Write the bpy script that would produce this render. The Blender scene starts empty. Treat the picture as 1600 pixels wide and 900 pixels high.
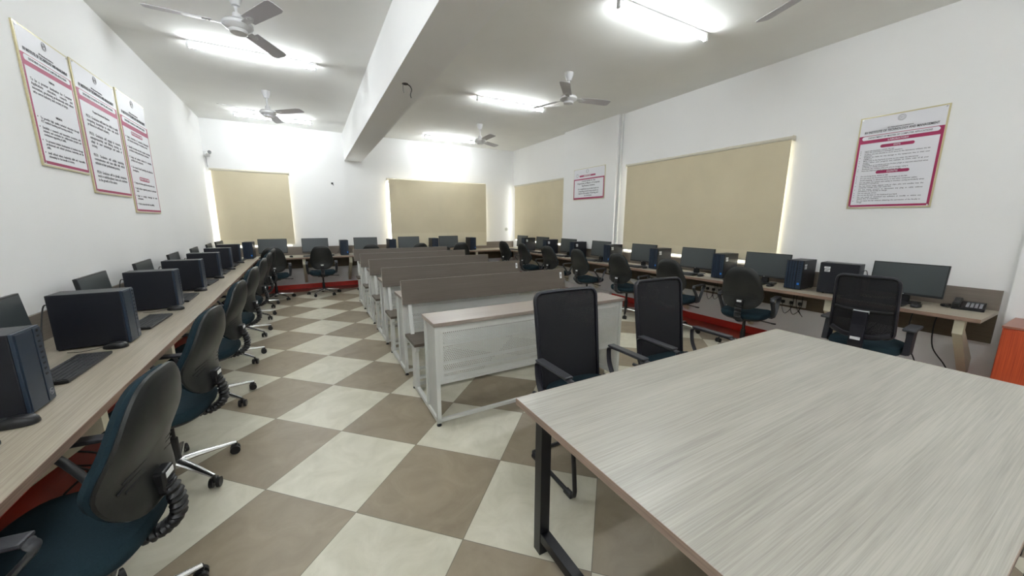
import bpy, bmesh, math, random
from mathutils import Vector, Matrix
random.seed(7)
PI = math.pi
scene = bpy.context.scene
COL = scene.collection
R = math.radians

# ------------------------------------------------------------------ materials
def lin(c):
    return tuple((x / 12.92 if x <= .04045 else ((x + .055) / 1.055) ** 2.4) for x in c)
def rgb(r, g, b): return (*lin((r / 255, g / 255, b / 255)), 1)

def mat(name, col, rough=.5, metal=0., spec=.5, noise=0., nscale=20., bump=0., bscale=200., coat=0.):
    m = bpy.data.materials.new(name); m.use_nodes = True
    nt = m.node_tree; b = nt.nodes['Principled BSDF']
    b.inputs['Base Color'].default_value = col
    b.inputs['Roughness'].default_value = rough
    b.inputs['Metallic'].default_value = metal
    b.inputs['Specular IOR Level'].default_value = spec
    if coat: b.inputs['Coat Weight'].default_value = coat
    tc = nt.nodes.new('ShaderNodeTexCoord')
    if noise:
        n = nt.nodes.new('ShaderNodeTexNoise'); n.inputs['Scale'].default_value = nscale; n.inputs['Detail'].default_value = 4
        nt.links.new(tc.outputs['Object'], n.inputs['Vector'])
        mr = nt.nodes.new('ShaderNodeMapRange'); mr.inputs[1].default_value = .3; mr.inputs[2].default_value = .7
        mr.inputs[3].default_value = 1 - noise; mr.inputs[4].default_value = 1 + noise
        nt.links.new(n.outputs['Fac'], mr.inputs[0])
        mx = nt.nodes.new('ShaderNodeVectorMath'); mx.operation = 'SCALE'
        mx.inputs[0].default_value = col[:3]
        nt.links.new(mr.outputs[0], mx.inputs['Scale']); nt.links.new(mx.outputs[0], b.inputs['Base Color'])
    if bump:
        n2 = nt.nodes.new('ShaderNodeTexNoise'); n2.inputs['Scale'].default_value = bscale; n2.inputs['Detail'].default_value = 3
        nt.links.new(tc.outputs['Object'], n2.inputs['Vector'])
        bp = nt.nodes.new('ShaderNodeBump'); bp.inputs['Strength'].default_value = bump; bp.inputs['Distance'].default_value = .002
        nt.links.new(n2.outputs['Fac'], bp.inputs['Height']); nt.links.new(bp.outputs[0], b.inputs['Normal'])
    return m

def emis(name, col, s):
    m = bpy.data.materials.new(name); m.use_nodes = True
    nt = m.node_tree; nt.nodes.remove(nt.nodes['Principled BSDF'])
    e = nt.nodes.new('ShaderNodeEmission'); e.inputs[0].default_value = col; e.inputs[1].default_value = s
    nt.links.new(e.outputs[0], nt.nodes['Material Output'].inputs[0])
    return m

def wood(name, light, dark, axis, rough=.4, stretch=40., fine=1.0, spec=.5):
    """laminate: streaks that run along one axis of the object's own coordinates"""
    m = bpy.data.materials.new(name); m.use_nodes = True
    nt = m.node_tree; b = nt.nodes['Principled BSDF']; L = nt.links
    b.inputs['Roughness'].default_value = rough; b.inputs['Specular IOR Level'].default_value = spec
    tc = nt.nodes.new('ShaderNodeTexCoord')
    def streak(sc_long, sc_cross, detail):
        mp = nt.nodes.new('ShaderNodeMapping')
        s = [sc_cross] * 3; s['xyz'.index(axis)] = sc_long
        mp.inputs['Scale'].default_value = s
        L.new(tc.outputs['Object'], mp.inputs[0])
        n = nt.nodes.new('ShaderNodeTexNoise'); n.inputs['Scale'].default_value = 1; n.inputs['Detail'].default_value = detail
        n.inputs['Roughness'].default_value = .65
        L.new(mp.outputs[0], n.inputs['Vector']); return n
    a = streak(3.2 * fine, 230 * fine, 3); c = streak(.9, 11, 3)
    ad = nt.nodes.new('ShaderNodeMath'); ad.operation = 'MULTIPLY_ADD'; ad.inputs[1].default_value = .62
    mu = nt.nodes.new('ShaderNodeMath'); mu.operation = 'MULTIPLY'; mu.inputs[1].default_value = .38
    L.new(c.outputs['Fac'], mu.inputs[0]); L.new(a.outputs['Fac'], ad.inputs[0]); L.new(mu.outputs[0], ad.inputs[2])
    cr = nt.nodes.new('ShaderNodeValToRGB')
    cr.color_ramp.elements[0].position = .36; cr.color_ramp.elements[0].color = dark
    cr.color_ramp.elements[1].position = .62; cr.color_ramp.elements[1].color = light
    L.new(ad.outputs[0], cr.inputs[0]); L.new(cr.outputs[0], b.inputs['Base Color'])
    bp = nt.nodes.new('ShaderNodeBump'); bp.inputs['Strength'].default_value = .12; bp.inputs['Distance'].default_value = .001
    L.new(a.outputs['Fac'], bp.inputs['Height']); L.new(bp.outputs[0], b.inputs['Normal'])
    return m

def perforated(name, col, ax, lo, hi, pitch=.0150, rad=.0038):
    """painted steel sheet with a staggered field of round holes between lo and hi (own coordinates)"""
    m = mat(name, col, .35); nt = m.node_tree; L = nt.links
    b = nt.nodes['Principled BSDF']; out = nt.nodes['Material Output']
    tc = nt.nodes.new('ShaderNodeTexCoord'); sp = nt.nodes.new('ShaderNodeSeparateXYZ'); L.new(tc.outputs['Object'], sp.inputs[0])
    def M(op, a, b_=None, c=None):
        n = nt.nodes.new('ShaderNodeMath'); n.operation = op
        for i, v in enumerate((a, b_, c)):
            if v is None: continue
            if isinstance(v, (int, float)): n.inputs[i].default_value = v
            else: L.new(v, n.inputs[i])
        return n.outputs[0]
    u = sp.outputs[ax[0]]; v = sp.outputs[ax[1]]
    vr = M('DIVIDE', v, pitch * .866); row = M('FLOOR', vr)
    par = M('MULTIPLY', M('FLOORED_MODULO', row, 2), .5)
    ur = M('ADD', M('DIVIDE', u, pitch), par)
    du = M('MULTIPLY', M('SUBTRACT', M('FRACT', ur), .5), pitch)
    dv = M('MULTIPLY', M('SUBTRACT', M('FRACT', vr), .5), pitch * .866)
    d = M('SQRT', M('ADD', M('MULTIPLY', du, du), M('MULTIPLY', dv, dv)))
    hole = M('LESS_THAN', d, rad)
    for k, s in ((0, u), (1, v)):
        hole = M('MULTIPLY', hole, M('GREATER_THAN', s, lo[k])); hole = M('MULTIPLY', hole, M('LESS_THAN', s, hi[k]))
    tr = nt.nodes.new('ShaderNodeBsdfTransparent'); mx = nt.nodes.new('ShaderNodeMixShader')
    L.new(hole, mx.inputs[0]); L.new(b.outputs[0], mx.inputs[1]); L.new(tr.outputs[0], mx.inputs[2]); L.new(mx.outputs[0], out.inputs[0])
    return m

def mesh_fabric(name, col, ax, pu, pv, open_=.35):
    """woven chair mesh: slots you can see through"""
    m = mat(name, col, .75); nt = m.node_tree; L = nt.links
    b = nt.nodes['Principled BSDF']; out = nt.nodes['Material Output']
    tc = nt.nodes.new('ShaderNodeTexCoord'); sp = nt.nodes.new('ShaderNodeSeparateXYZ'); L.new(tc.outputs['Object'], sp.inputs[0])
    def M(op, a, b_):
        n = nt.nodes.new('ShaderNodeMath'); n.operation = op
        for i, v in enumerate((a, b_)):
            if isinstance(v, (int, float)): n.inputs[i].default_value = v
            else: L.new(v, n.inputs[i])
        return n.outputs[0]
    v = M('DIVIDE', sp.outputs[ax[1]], pv); par = M('MULTIPLY', M('FLOORED_MODULO', M('FLOOR', v, 0), 2), .5)
    u = M('ADD', M('DIVIDE', sp.outputs[ax[0]], pu), par)
    h = M('MULTIPLY', M('LESS_THAN', M('FRACT', u, 0), .6), M('LESS_THAN', M('FRACT', v, 0), open_))
    tr = nt.nodes.new('ShaderNodeBsdfTransparent'); mx = nt.nodes.new('ShaderNodeMixShader')
    L.new(h, mx.inputs[0]); L.new(b.outputs[0], mx.inputs[1]); L.new(tr.outputs[0], mx.inputs[2]); L.new(mx.outputs[0], out.inputs[0])
    return m

def floor_material():
    m = bpy.data.materials.new('chequer_tiles'); m.use_nodes = True
    nt = m.node_tree; L = nt.links; b = nt.nodes['Principled BSDF']
    def M(op, a, b_=None, c=None):
        n = nt.nodes.new('ShaderNodeMath'); n.operation = op
        for i, v in enumerate((a, b_, c)):
            if v is None: continue
            if isinstance(v, (int, float)): n.inputs[i].default_value = v
            else: L.new(v, n.inputs[i])
        return n.outputs[0]
    tc = nt.nodes.new('ShaderNodeTexCoord'); sp = nt.nodes.new('ShaderNodeSeparateXYZ'); L.new(tc.outputs['Object'], sp.inputs[0])
    t = R(45.556); c, s = math.cos(t), math.sin(t)
    x, y = sp.outputs[0], sp.outputs[1]
    u = M('DIVIDE', M('SUBTRACT', M('ADD', M('MULTIPLY', x, c), M('MULTIPLY', y, s)), 1.3556), .6)
    v = M('DIVIDE', M('SUBTRACT', M('ADD', M('MULTIPLY', x, -s), M('MULTIPLY', y, c)), 1.2131), .6)
    iu, iv = M('FLOOR', u), M('FLOOR', v)
    odd = M('FLOORED_MODULO', M('ADD', iu, iv), 2)
    # stone clouding, different on every tile
    cb = nt.nodes.new('ShaderNodeCombineXYZ'); L.new(M('MULTIPLY', iu, 3.7), cb.inputs[0]); L.new(M('MULTIPLY', iv, 5.3), cb.inputs[1]); L.new(M('ADD', iu, M('MULTIPLY', iv, 2.1)), cb.inputs[2])
    va = nt.nodes.new('ShaderNodeVectorMath'); va.operation = 'ADD'; L.new(tc.outputs['Object'], va.inputs[0]); L.new(cb.outputs[0], va.inputs[1])
    n = nt.nodes.new('ShaderNodeTexNoise'); n.inputs['Scale'].default_value = 4.5; n.inputs['Detail'].default_value = 6; n.inputs['Distortion'].default_value = 1.2; n.inputs['Roughness'].default_value = .6
    L.new(va.outputs[0], n.inputs['Vector'])
    def ramp(c0, c1):
        r = nt.nodes.new('ShaderNodeValToRGB'); r.color_ramp.elements[0].color = c0; r.color_ramp.elements[1].color = c1
        r.color_ramp.elements[0].position = .3; r.color_ramp.elements[1].position = .7
        L.new(n.outputs['Fac'], r.inputs[0]); return r.outputs[0]
    lt = ramp(rgb(190, 186, 168), rgb(211, 207, 191)); dk = ramp(rgb(134, 122, 104), rgb(152, 140, 120))
    mx = nt.nodes.new('ShaderNodeMix'); mx.data_type = 'RGBA'; L.new(odd, mx.inputs[0]); L.new(lt, mx.inputs[6]); L.new(dk, mx.inputs[7])
    # joints
    def edge(w):
        f = M('FRACT', w); return M('MINIMUM', f, M('SUBTRACT', 1, f))
    g = M('LESS_THAN', M('MINIMUM', edge(u), edge(v)), .0035)
    mx2 = nt.nodes.new('ShaderNodeMix'); mx2.data_type = 'RGBA'; L.new(g, mx2.inputs[0]); L.new(mx.outputs[2], mx2.inputs[6]); mx2.inputs[7].default_value = rgb(120, 113, 98)
    L.new(mx2.outputs[2], b.inputs['Base Color'])
    b.inputs['Roughness'].default_value = .38; b.inputs['Specular IOR Level'].default_value = .4
    n3 = nt.nodes.new('ShaderNodeTexNoise'); n3.inputs['Scale'].default_value = 14; n3.inputs['Detail'].default_value = 5; L.new(va.outputs[0], n3.inputs['Vector'])
    bp = nt.nodes.new('ShaderNodeBump'); bp.inputs['Strength'].default_value = .18; bp.inputs['Distance'].default_value = .003
    L.new(n3.outputs['Fac'], bp.inputs['Height']); L.new(bp.outputs[0], b.inputs['Normal'])
    return m

def blind_material(name, col):
    m = mat(name, col, .9, noise=.03, nscale=3, bump=.1, bscale=500); nt = m.node_tree; L = nt.links
    b = nt.nodes['Principled BSDF']; tr = nt.nodes.new('ShaderNodeBsdfTranslucent'); tr.inputs[0].default_value = col
    mx = nt.nodes.new('ShaderNodeMixShader'); mx.inputs[0].default_value = .06
    L.new(b.outputs[0], mx.inputs[1]); L.new(tr.outputs[0], mx.inputs[2]); L.new(mx.outputs[0], nt.nodes['Material Output'].inputs[0])
    return m

def glass_material():
    m = bpy.data.materials.new('window_glass'); m.use_nodes = True
    nt = m.node_tree; nt.nodes.remove(nt.nodes['Principled BSDF'])
    t = nt.nodes.new('ShaderNodeBsdfTransparent'); t.inputs[0].default_value = (.93, .95, .95, 1)
    g = nt.nodes.new('ShaderNodeBsdfGlossy'); g.inputs['Roughness'].default_value = .03
    mx = nt.nodes.new('ShaderNodeMixShader'); mx.inputs[0].default_value = .06
    nt.links.new(t.outputs[0], mx.inputs[1]); nt.links.new(g.outputs[0], mx.inputs[2]); nt.links.new(mx.outputs[0], nt.nodes['Material Output'].inputs[0])
    return m

M = dict(
    wall=mat('white_wall_paint', rgb(236, 236, 236), .85, noise=.012, nscale=1.5, bump=.05, bscale=60),
    ceil=mat('ceiling_paint', rgb(236, 236, 233), .9, noise=.02, nscale=2, bump=.08, bscale=30),
    floor=floor_material(),
    red=wood('red_stone', rgb(186, 44, 30), rgb(160, 34, 24), 'y', .35),
    redfloor=wood('red_stone_strip', rgb(142, 50, 32), rgb(120, 40, 27), 'y', .35),
    table=wood('grey_oak_laminate', rgb(172, 169, 160), rgb(144, 141, 133), 'x', .34, fine=1.0),
    deskx=wood('grey_oak_laminate_long', rgb(172, 164, 148), rgb(140, 131, 116), 'x', .36),
    desky=wood('grey_oak_laminate_side', rgb(172, 164, 148), rgb(140, 131, 116), 'y', .36),
    edge=wood('brown_edge_band', rgb(150, 124, 108), rgb(122, 99, 86), 'x', .5),
    edgey=wood('brown_edge_band_side', rgb(158, 138, 124), rgb(132, 113, 101), 'y', .5),
    splash=wood('taupe_laminate', rgb(128, 118, 108), rgb(112, 103, 94), 'x', .5),
    brown=wood('dark_taupe_laminate', rgb(96, 86, 76), rgb(82, 73, 64), 'x', .42),
    edgesheen=wood('painted_edge_sheen', rgb(196, 186, 178), rgb(178, 168, 160), 'x', .4),
    bench=wood('taupe_worktop', rgb(152, 141, 133), rgb(134, 123, 115), 'x', .3),  # lightened against the backrest laminate; reflected sheen is in the colour
    modesty=wood('olive_brown_laminate', rgb(96, 85, 66), rgb(80, 70, 54), 'x', .55),
    steel=mat('cream_painted_steel', rgb(214, 208, 186), .4),
    white=mat('white_painted_steel', rgb(206, 207, 203), .35),
    blackmet=mat('black_powder_coat', rgb(16, 16, 22), .35),
    chrome=mat('polished_chrome', rgb(225, 225, 225), .24, 1.),
    shell=mat('dark_grey_plastic', rgb(27, 29, 29), .36, bump=.05, bscale=400),
    plast=mat('black_plastic', rgb(20, 20, 23), .38),
    arm=mat('charcoal_arm_plastic', rgb(54, 55, 60), .4),
    fabric=mat('dark_teal_fabric', rgb(26, 43, 51), .9, noise=.12, nscale=180, bump=.2, bscale=700, spec=.2),
    meshf=mesh_fabric('black_chair_mesh', rgb(7, 7, 15), 'XZ', .014, .006, .14),
    meshframe=mat('black_navy_frame', rgb(11, 11, 24), .42),
    silver=mat('silver_plastic', rgb(175, 178, 178), .35, .3),
    case=mat('black_metal_case', rgb(14, 17, 27), .42, bump=.05, bscale=600),
    front=mat('blue_black_front', rgb(33, 46, 63), .35),
    groove=mat('deep_groove_black', rgb(8, 8, 11), .6),
    screen=mat('dark_lcd_screen', rgb(58, 64, 66), .34, spec=.6),
    bezel=mat('monitor_bezel', rgb(20, 22, 25), .4),
    key=mat('black_keycaps', rgb(40, 42, 45), .5),
    sticker=mat('white_sticker', rgb(225, 226, 228), .5),
    ink=mat('sticker_ink', rgb(60, 60, 64), .6),
    blue=mat('blue_badge', rgb(40, 120, 215), .3),
    grey=mat('grey_print', rgb(140, 140, 146), .6),
    blind=blind_material('beige_blind_fabric', rgb(206, 196, 170)),
    hem=blind_material('pale_blind_hem', rgb(212, 203, 178)),
    rail=mat('aluminium_rail', rgb(205, 200, 184), .4, .2),
    upvc=mat('white_window_frame', rgb(225, 225, 222), .4),
    glass=glass_material(),
    tube=emis('tube_glow', (.93, .98, 1, 1), 19.),
    batten=mat('white_batten', rgb(225, 226, 226), .4),
    fan=mat('white_fan_enamel', rgb(206, 206, 208), .35),
    blade=mat('grey_fan_blade', rgb(188, 185, 191), .4),
    gold=mat('pale_gold_frame', rgb(196, 186, 148), .35, .2),
    paper=mat('poster_white', rgb(226, 226, 232), .5),
    maroon=mat('poster_maroon', rgb(156, 32, 84), .5),
    text=mat('poster_black_print', rgb(48, 46, 56), .6),
    redwood=wood('red_stained_veneer', rgb(196, 84, 42), rgb(156, 52, 26), 'z', .4),
    redwoodtop=wood('reddish_grey_top', rgb(150, 98, 82), rgb(134, 86, 72), 'y', .35),
    cable=mat('black_cable', rgb(14, 14, 17), .5),
    socket=mat('ivory_socket_plate', rgb(206, 206, 198), .4),
    cctv=mat('camera_white', rgb(215, 215, 215), .4),
    lens=mat('camera_lens', rgb(40, 40, 42), .15),
    lever=mat('lever_black', rgb(18, 18, 18), .4),
)

# ------------------------------------------------------------------ mesh helpers
class MB:
    def __init__(s): s.bm = bmesh.new()
    def _add(s, verts, faces, T=None):
        vs = [s.bm.verts.new(T @ Vector(v) if T else v) for v in verts]
        for f in faces:
            try: s.bm.faces.new([vs[i] for i in f])
            except ValueError: pass
        return vs
    def box(s, x0, x1, y0, y1, z0, z1, bev=0., T=None, seg=2):
        b = bmesh.new()
        vs = [b.verts.new(p) for p in ((x0, y0, z0), (x1, y0, z0), (x1, y1, z0), (x0, y1, z0), (x0, y0, z1), (x1, y0, z1), (x1, y1, z1), (x0, y1, z1))]
        for f in ((0, 3, 2, 1), (4, 5, 6, 7), (0, 1, 5, 4), (1, 2, 6, 5), (2, 3, 7, 6), (3, 0, 4, 7)): b.faces.new([vs[i] for i in f])
        if bev: bmesh.ops.bevel(b, geom=b.edges[:], offset=bev, segments=seg, profile=.6, affect='EDGES')
        b.verts.index_update()
        s._add([v.co.copy() for v in b.verts], [[v.index for v in f.verts] for f in b.faces], T); b.free()
        return s
    def cyl(s, p0, p1, r0, r1=None, n=16, caps=True, T=None):
        p0, p1 = Vector(p0), Vector(p1); r1 = r0 if r1 is None else r1
        d = (p1 - p0).normalized(); a = d.orthogonal().normalized(); b = d.cross(a)
        v = []; f = []
        for p, r in ((p0, r0), (p1, r1)):
            for i in range(n):
                t = 2 * PI * i / n; v.append(p + a * (r * math.cos(t)) + b * (r * math.sin(t)))
        for i in range(n): f.append((i, (i + 1) % n, n + (i + 1) % n, n + i))
        if caps: f.append(tuple(range(n - 1, -1, -1))); f.append(tuple(range(n, 2 * n)))
        s._add(v, f, T); return s
    def lathe(s, prof, n=24, T=None):
        """prof: list of (r, z), spun about z"""
        v = []; f = []
        for r, z in prof:
            for i in range(n):
                t = 2 * PI * i / n; v.append(Vector((max(r, 1e-4) * math.cos(t), max(r, 1e-4) * math.sin(t), z)))
        for k in range(len(prof) - 1):
            for i in range(n): f.append((k * n + i, k * n + (i + 1) % n, (k + 1) * n + (i + 1) % n, (k + 1) * n + i))
        f.append(tuple(range(n - 1, -1, -1))); f.append(tuple((len(prof) - 1) * n + i for i in range(n)))
        s._add(v, f, T); return s
    def sweep(s, pts, w, h=None, n=8, closed=False, rect=False, side=None, T=None):
        """tube along pts; w/h half sizes (number or function of index); side: fixed sideways axis"""
        pts = [Vector(p) for p in pts]; N = len(pts); v = []; f = []
        prev = None
        for i, p in enumerate(pts):
            if closed: d = (pts[(i + 1) % N] - pts[i - 1])
            else: d = pts[min(i + 1, N - 1)] - pts[max(i - 1, 0)]
            d.normalize()
            if side is not None: a = Vector(side); a = (a - d * a.dot(d)).normalized()
            elif prev is None: a = d.orthogonal().normalized()
            else: a = (prev - d * prev.dot(d)).normalized()
            prev = a; b = d.cross(a)
            ww = w(i) if callable(w) else w; hh = ww if h is None else (h(i) if callable(h) else h)
            if rect: sec = ((1, -1), (1, 1), (-1, 1), (-1, -1))
            else: sec = [(math.cos(2 * PI * k / n), math.sin(2 * PI * k / n)) for k in range(n)]
            m = len(sec)
            for c, q in sec: v.append(p + a * (c * ww) + b * (q * hh))
        for i in range(N if closed else N - 1):
            j = (i + 1) % N
            for k in range(m): f.append((i * m + k, i * m + (k + 1) % m, j * m + (k + 1) % m, j * m + k))
        if not closed:
            f.append(tuple(range(m - 1, -1, -1))); f.append(tuple((N - 1) * m + k for k in range(m)))
        s._add(v, f, T); return s
    def prism(s, poly, axis, a0, a1, T=None):
        """poly in the two other axes (in xyz order), extruded from a0 to a1"""
        def P(p, a):
            q = list(p); q.insert('xyz'.index(axis), a); return Vector(q)
        n = len(poly); v = [P(p, a0) for p in poly] + [P(p, a1) for p in poly]
        f = [tuple(range(n - 1, -1, -1)), tuple(range(n, 2 * n))] + [(i, (i + 1) % n, n + (i + 1) % n, n + i) for i in range(n)]
        s._add(v, f, T); return s
    def rings(s, outline, rings, deform):
        """closed cushion: outline (a,b) shrunk about its centre ring by ring; deform(a,b,off)->xyz"""
        ca = sum(p[0] for p in outline) / len(outline); cb = sum(p[1] for p in outline) / len(outline)
        n = len(outline); v = []; f = []
        for sc_, off in rings:
            for a, b in outline: v.append(Vector(deform(ca + (a - ca) * sc_, cb + (b - cb) * sc_, off)))
        m = len(rings)
        for k in range(m - 1):
            for i in range(n): f.append((k * n + i, k * n + (i + 1) % n, (k + 1) * n + (i + 1) % n, (k + 1) * n + i))
        c0 = len(v); v.append(Vector(deform(ca, cb, rings[0][1]))); v.append(Vector(deform(ca, cb, rings[-1][1])))
        for i in range(n):
            f.append((c0, (i + 1) % n, i)); f.append((c0 + 1, (m - 1) * n + i, (m - 1) * n + (i + 1) % n))
        s._add(v, f); return s
    def build(s, name, m, parent=None, smooth=False, loc=None, rotz=0.):
        bmesh.ops.recalc_face_normals(s.bm, faces=s.bm.faces[:])
        me = bpy.data.meshes.new(name); s.bm.to_mesh(me); s.bm.free()
        me.materials.append(m)
        if smooth:
            me.polygons.foreach_set('use_smooth', [True] * len(me.polygons)); me.set_sharp_from_angle(angle=R(38))
        o = bpy.data.objects.new(name, me); COL.objects.link(o)
        if parent: o.parent = parent
        if loc: o.location = loc
        if rotz: o.rotation_euler = (0, 0, rotz)
        return o

def tag(o, label, cat, group=None):
    o['label'] = label; o['category'] = cat
    if group: o['group'] = group
    return o
def thing(name, label, cat, loc=(0, 0, 0), rotz=0., group=None):
    o = bpy.data.objects.new(name, None); COL.objects.link(o); o.empty_display_size = .1
    o.location = loc; o.rotation_euler = (0, 0, rotz)
    return tag(o, label, cat, group)
def struct(o): o['kind'] = 'structure'; return o
KIDS = {}
def kids(o):
    return [c for c in bpy.data.objects if c.parent == o]
def dup(src, loc, rotz, label, group=None):
    """a copy of a thing with copies of its parts and their sub-parts"""
    r = src.copy(); COL.objects.link(r); r.location = loc; r.rotation_euler = (0, 0, rotz); r['label'] = label
    if group: r['group'] = group
    if src.name not in KIDS: KIDS[src.name] = [(c, kids(c)) for c in kids(src)]
    for c, gs in KIDS[src.name]:
        d = c.copy(); COL.objects.link(d); d.parent = r
        for g in gs:
            e = g.copy(); COL.objects.link(e); e.parent = d
    return r
class Row:
    """first call moves the prototype, later ones copy it"""
    def __init__(s, proto): s.p = proto; s.used = False
    def put(s, loc, rotz, label, group=None):
        if not s.used:
            s.used = True; o = s.p; o.location = loc; o.rotation_euler = (0, 0, rotz); o['label'] = label
            if group: o['group'] = group
            return o
        return dup(s.p, loc, rotz, label, group)
def text(name, body, size, loc, m, parent, align='CENTER', line=1.0, width=None, rot=(PI / 2, 0, 0), sx=1., ext=0.0004):
    c = bpy.data.curves.new(name, 'FONT'); c.body = body; c.size = size; c.align_x = align; c.align_y = 'CENTER' if '\n' not in body and not width else 'TOP'
    c.space_line = line; c.resolution_u = 2; c.offset = size * .012; c.extrude = ext
    if width:
        c.text_boxes[0].width = width
        c.text_boxes[0].x = {'CENTER': -width / 2, 'JUSTIFY': 0, 'LEFT': 0}[align]
    tmp = bpy.data.objects.new('lettering_curve', c); COL.objects.link(tmp)
    bpy.context.view_layer.update()
    me = bpy.data.meshes.new_from_object(tmp.evaluated_get(bpy.context.evaluated_depsgraph_get()))
    bpy.data.objects.remove(tmp); bpy.data.curves.remove(c)
    me.name = name; me.materials.clear(); me.materials.append(m)
    o = bpy.data.objects.new(name, me); COL.objects.link(o); o.parent = parent; o.location = loc; o.rotation_euler = rot; o.scale = (sx, 1, 1)
    return o
def arc(p0, p1, sag, n=10, out=(0, 0, -1)):
    p0, p1 = Vector(p0), Vector(p1); o = Vector(out)
    return [p0.lerp(p1, i / n) + o * (sag * 4 * (i / n) * (1 - i / n)) for i in range(n + 1)]
def smoothpath(pts, n=6):
    pts = [Vector(p) for p in pts]; P = [pts[0]] + pts + [pts[-1]]; out = []
    for i in range(1, len(P) - 2):
        for k in range(n):
            t = k / n; a, b, c, d = P[i - 1], P[i], P[i + 1], P[i + 2]
            out.append(.5 * ((2 * b) + (c - a) * t + (2 * a - 5 * b + 4 * c - d) * t * t + (3 * b - a - 3 * c + d) * t ** 3))
    out.append(pts[-1]); return out
ORD = ['first', 'second', 'third', 'fourth', 'fifth', 'sixth', 'seventh', 'eighth', 'ninth']

# ------------------------------------------------------------------ the room
HC = 3.38; XR = 5.10; YB = 9.15; YN = -2.6
LA = R(1.2)                                   # the left wall runs slightly askew
def lx(y): return -1.46 - .021 * y
def LP(xo, y, z): return (lx(y) + xo, y, z)   # a point xo in front of the left wall

def wall_along(name, length, height, thick, holes, loc, rotz):
    """local x along the wall, y = into the wall (0 is the room face); rectangular openings"""
    mb = MB(); xs = sorted({0, length, *[h[0] for h in holes], *[h[1] for h in holes]})
    for a, b in zip(xs, xs[1:]):
        hs = [h for h in holes if h[0] <= a + 1e-6 and h[1] >= b - 1e-6]
        if hs:
            mb.box(a, b, 0, thick, 0, hs[0][2]); mb.box(a, b, 0, thick, hs[0][3], height)
        else: mb.box(a, b, 0, thick, 0, height)
    return struct(mb.build(name, M['wall'], loc=loc, rotz=rotz))

W_BACK = [(-1.615, -.36, .945, 2.42), (1.665, 4.12, .94, 2.42)]
W_RIGHT = [(6.78, 8.985, .945, 2.40), (2.375, 4.90, .945, 2.42)]
X0 = -1.75
wall_along('wall_back', XR + .3 - X0, HC, .22, [(a - X0, b - X0, c, d) for a, b, c, d in W_BACK], (X0, YB, 0), 0)
# right wall: local x -> -Y
wall_along('wall_right', YB + .22 - YN, HC, .22, [(YB + .22 - b, YB + .22 - a, c, d) for a, b, c, d in W_RIGHT], (XR, YB + .22, 0), -PI / 2)
struct(MB().prism([(lx(YN), YN), (lx(YB + .22), YB + .22), (lx(YB) - .25, YB + .22), (lx(YN) - .25, YN)], 'z', 0, HC).build('wall_left', M['wall']))
struct(MB().box(-1.9, XR + .3, YN - .2, YN, 0, HC).build('wall_front', M['wall']))
struct(MB().box(-2.1, XR + .3, YN - .2, YB + .25, -.1, 0).build('floor', M['floor']))
struct(MB().box(-2.1, XR + .3, YN - .2, YB + .25, HC, HC + .12).build('ceiling', M['ceil']))
struct(MB().box(.80, 1.157, YN, YB, 2.80, HC).build('ceiling_beam', M['wall']))
# shallow pillar on the right wall with a step on each side, and one more at the end of the desk
struct(MB().box(XR - .07, XR, 5.13, 6.72, .93, HC).box(XR - .07, XR, 5.13, 6.72, 0, .13).build('pillar', M['wall']))
struct(MB().box(XR - .05, XR, YN, .56, 0, HC).build('pillar', M['wall']))
# red skirting and the red stone strip laid along the walls
struct(MB().box(XR - .015, XR, .56, YB, 0, .1).build('baseboard_right', M['red']))
struct(MB().box(lx(YB), XR, YB - .015, YB, 0, .1).build('baseboard_back', M['red']))
struct(MB().prism([(lx(YN), YN), (lx(YN) + .015, YN), (lx(YB) + .015, YB), (lx(YB), YB)], 'z', 0, .1).build('baseboard_left', M['red']))
b = MB(); b.box(XR - .40, XR - .015, .56, YB - .015, 0, .004)
struct(b.build('trim_1', M['redfloor']))
struct(MB().box(lx(YB) + .42, XR - .4, YB - .42, YB - .015, 0, .004).build('trim_2', M['redfloor']))
struct(MB().prism([(lx(YN) + .015, YN), (lx(YN) + .42, YN), (lx(YB) + .42, YB - .015), (lx(YB) + .015, YB - .015)], 'z', 0, .004).build('trim_3', M['redfloor']))

def window(n, w, h, loc, rotz):
    """local x across, y into the wall, z up from the sill"""
    o = MB(); t = .05
    o.box(0, w, .12, .18, 0, t).box(0, w, .12, .18, h - t, h).box(0, t, .12, .18, t, h - t).box(w - t, w, .12, .18, t, h - t)
    k = 2 if w < 1.6 else 3
    for i in range(1, k): o.box(w * i / k - t / 2, w * i / k + t / 2, .125, .175, t, h - t)
    f = struct(o.build('window_%d' % n, M['upvc'], loc=loc, rotz=rotz))
    MB().box(t, w - t, .148, .152, t, h - t).build('pane', M['glass'], f)
window(1, W_BACK[0][1] - W_BACK[0][0], 1.475, (W_BACK[0][0], YB, .945), 0)
window(2, W_BACK[1][1] - W_BACK[1][0], 1.48, (W_BACK[1][0], YB, .94), 0)
window(3, 2.205, 1.455, (XR, 8.985, .945), -PI / 2)
window(4, 2.525, 1.475, (XR, 4.90, .945), -PI / 2)

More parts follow.
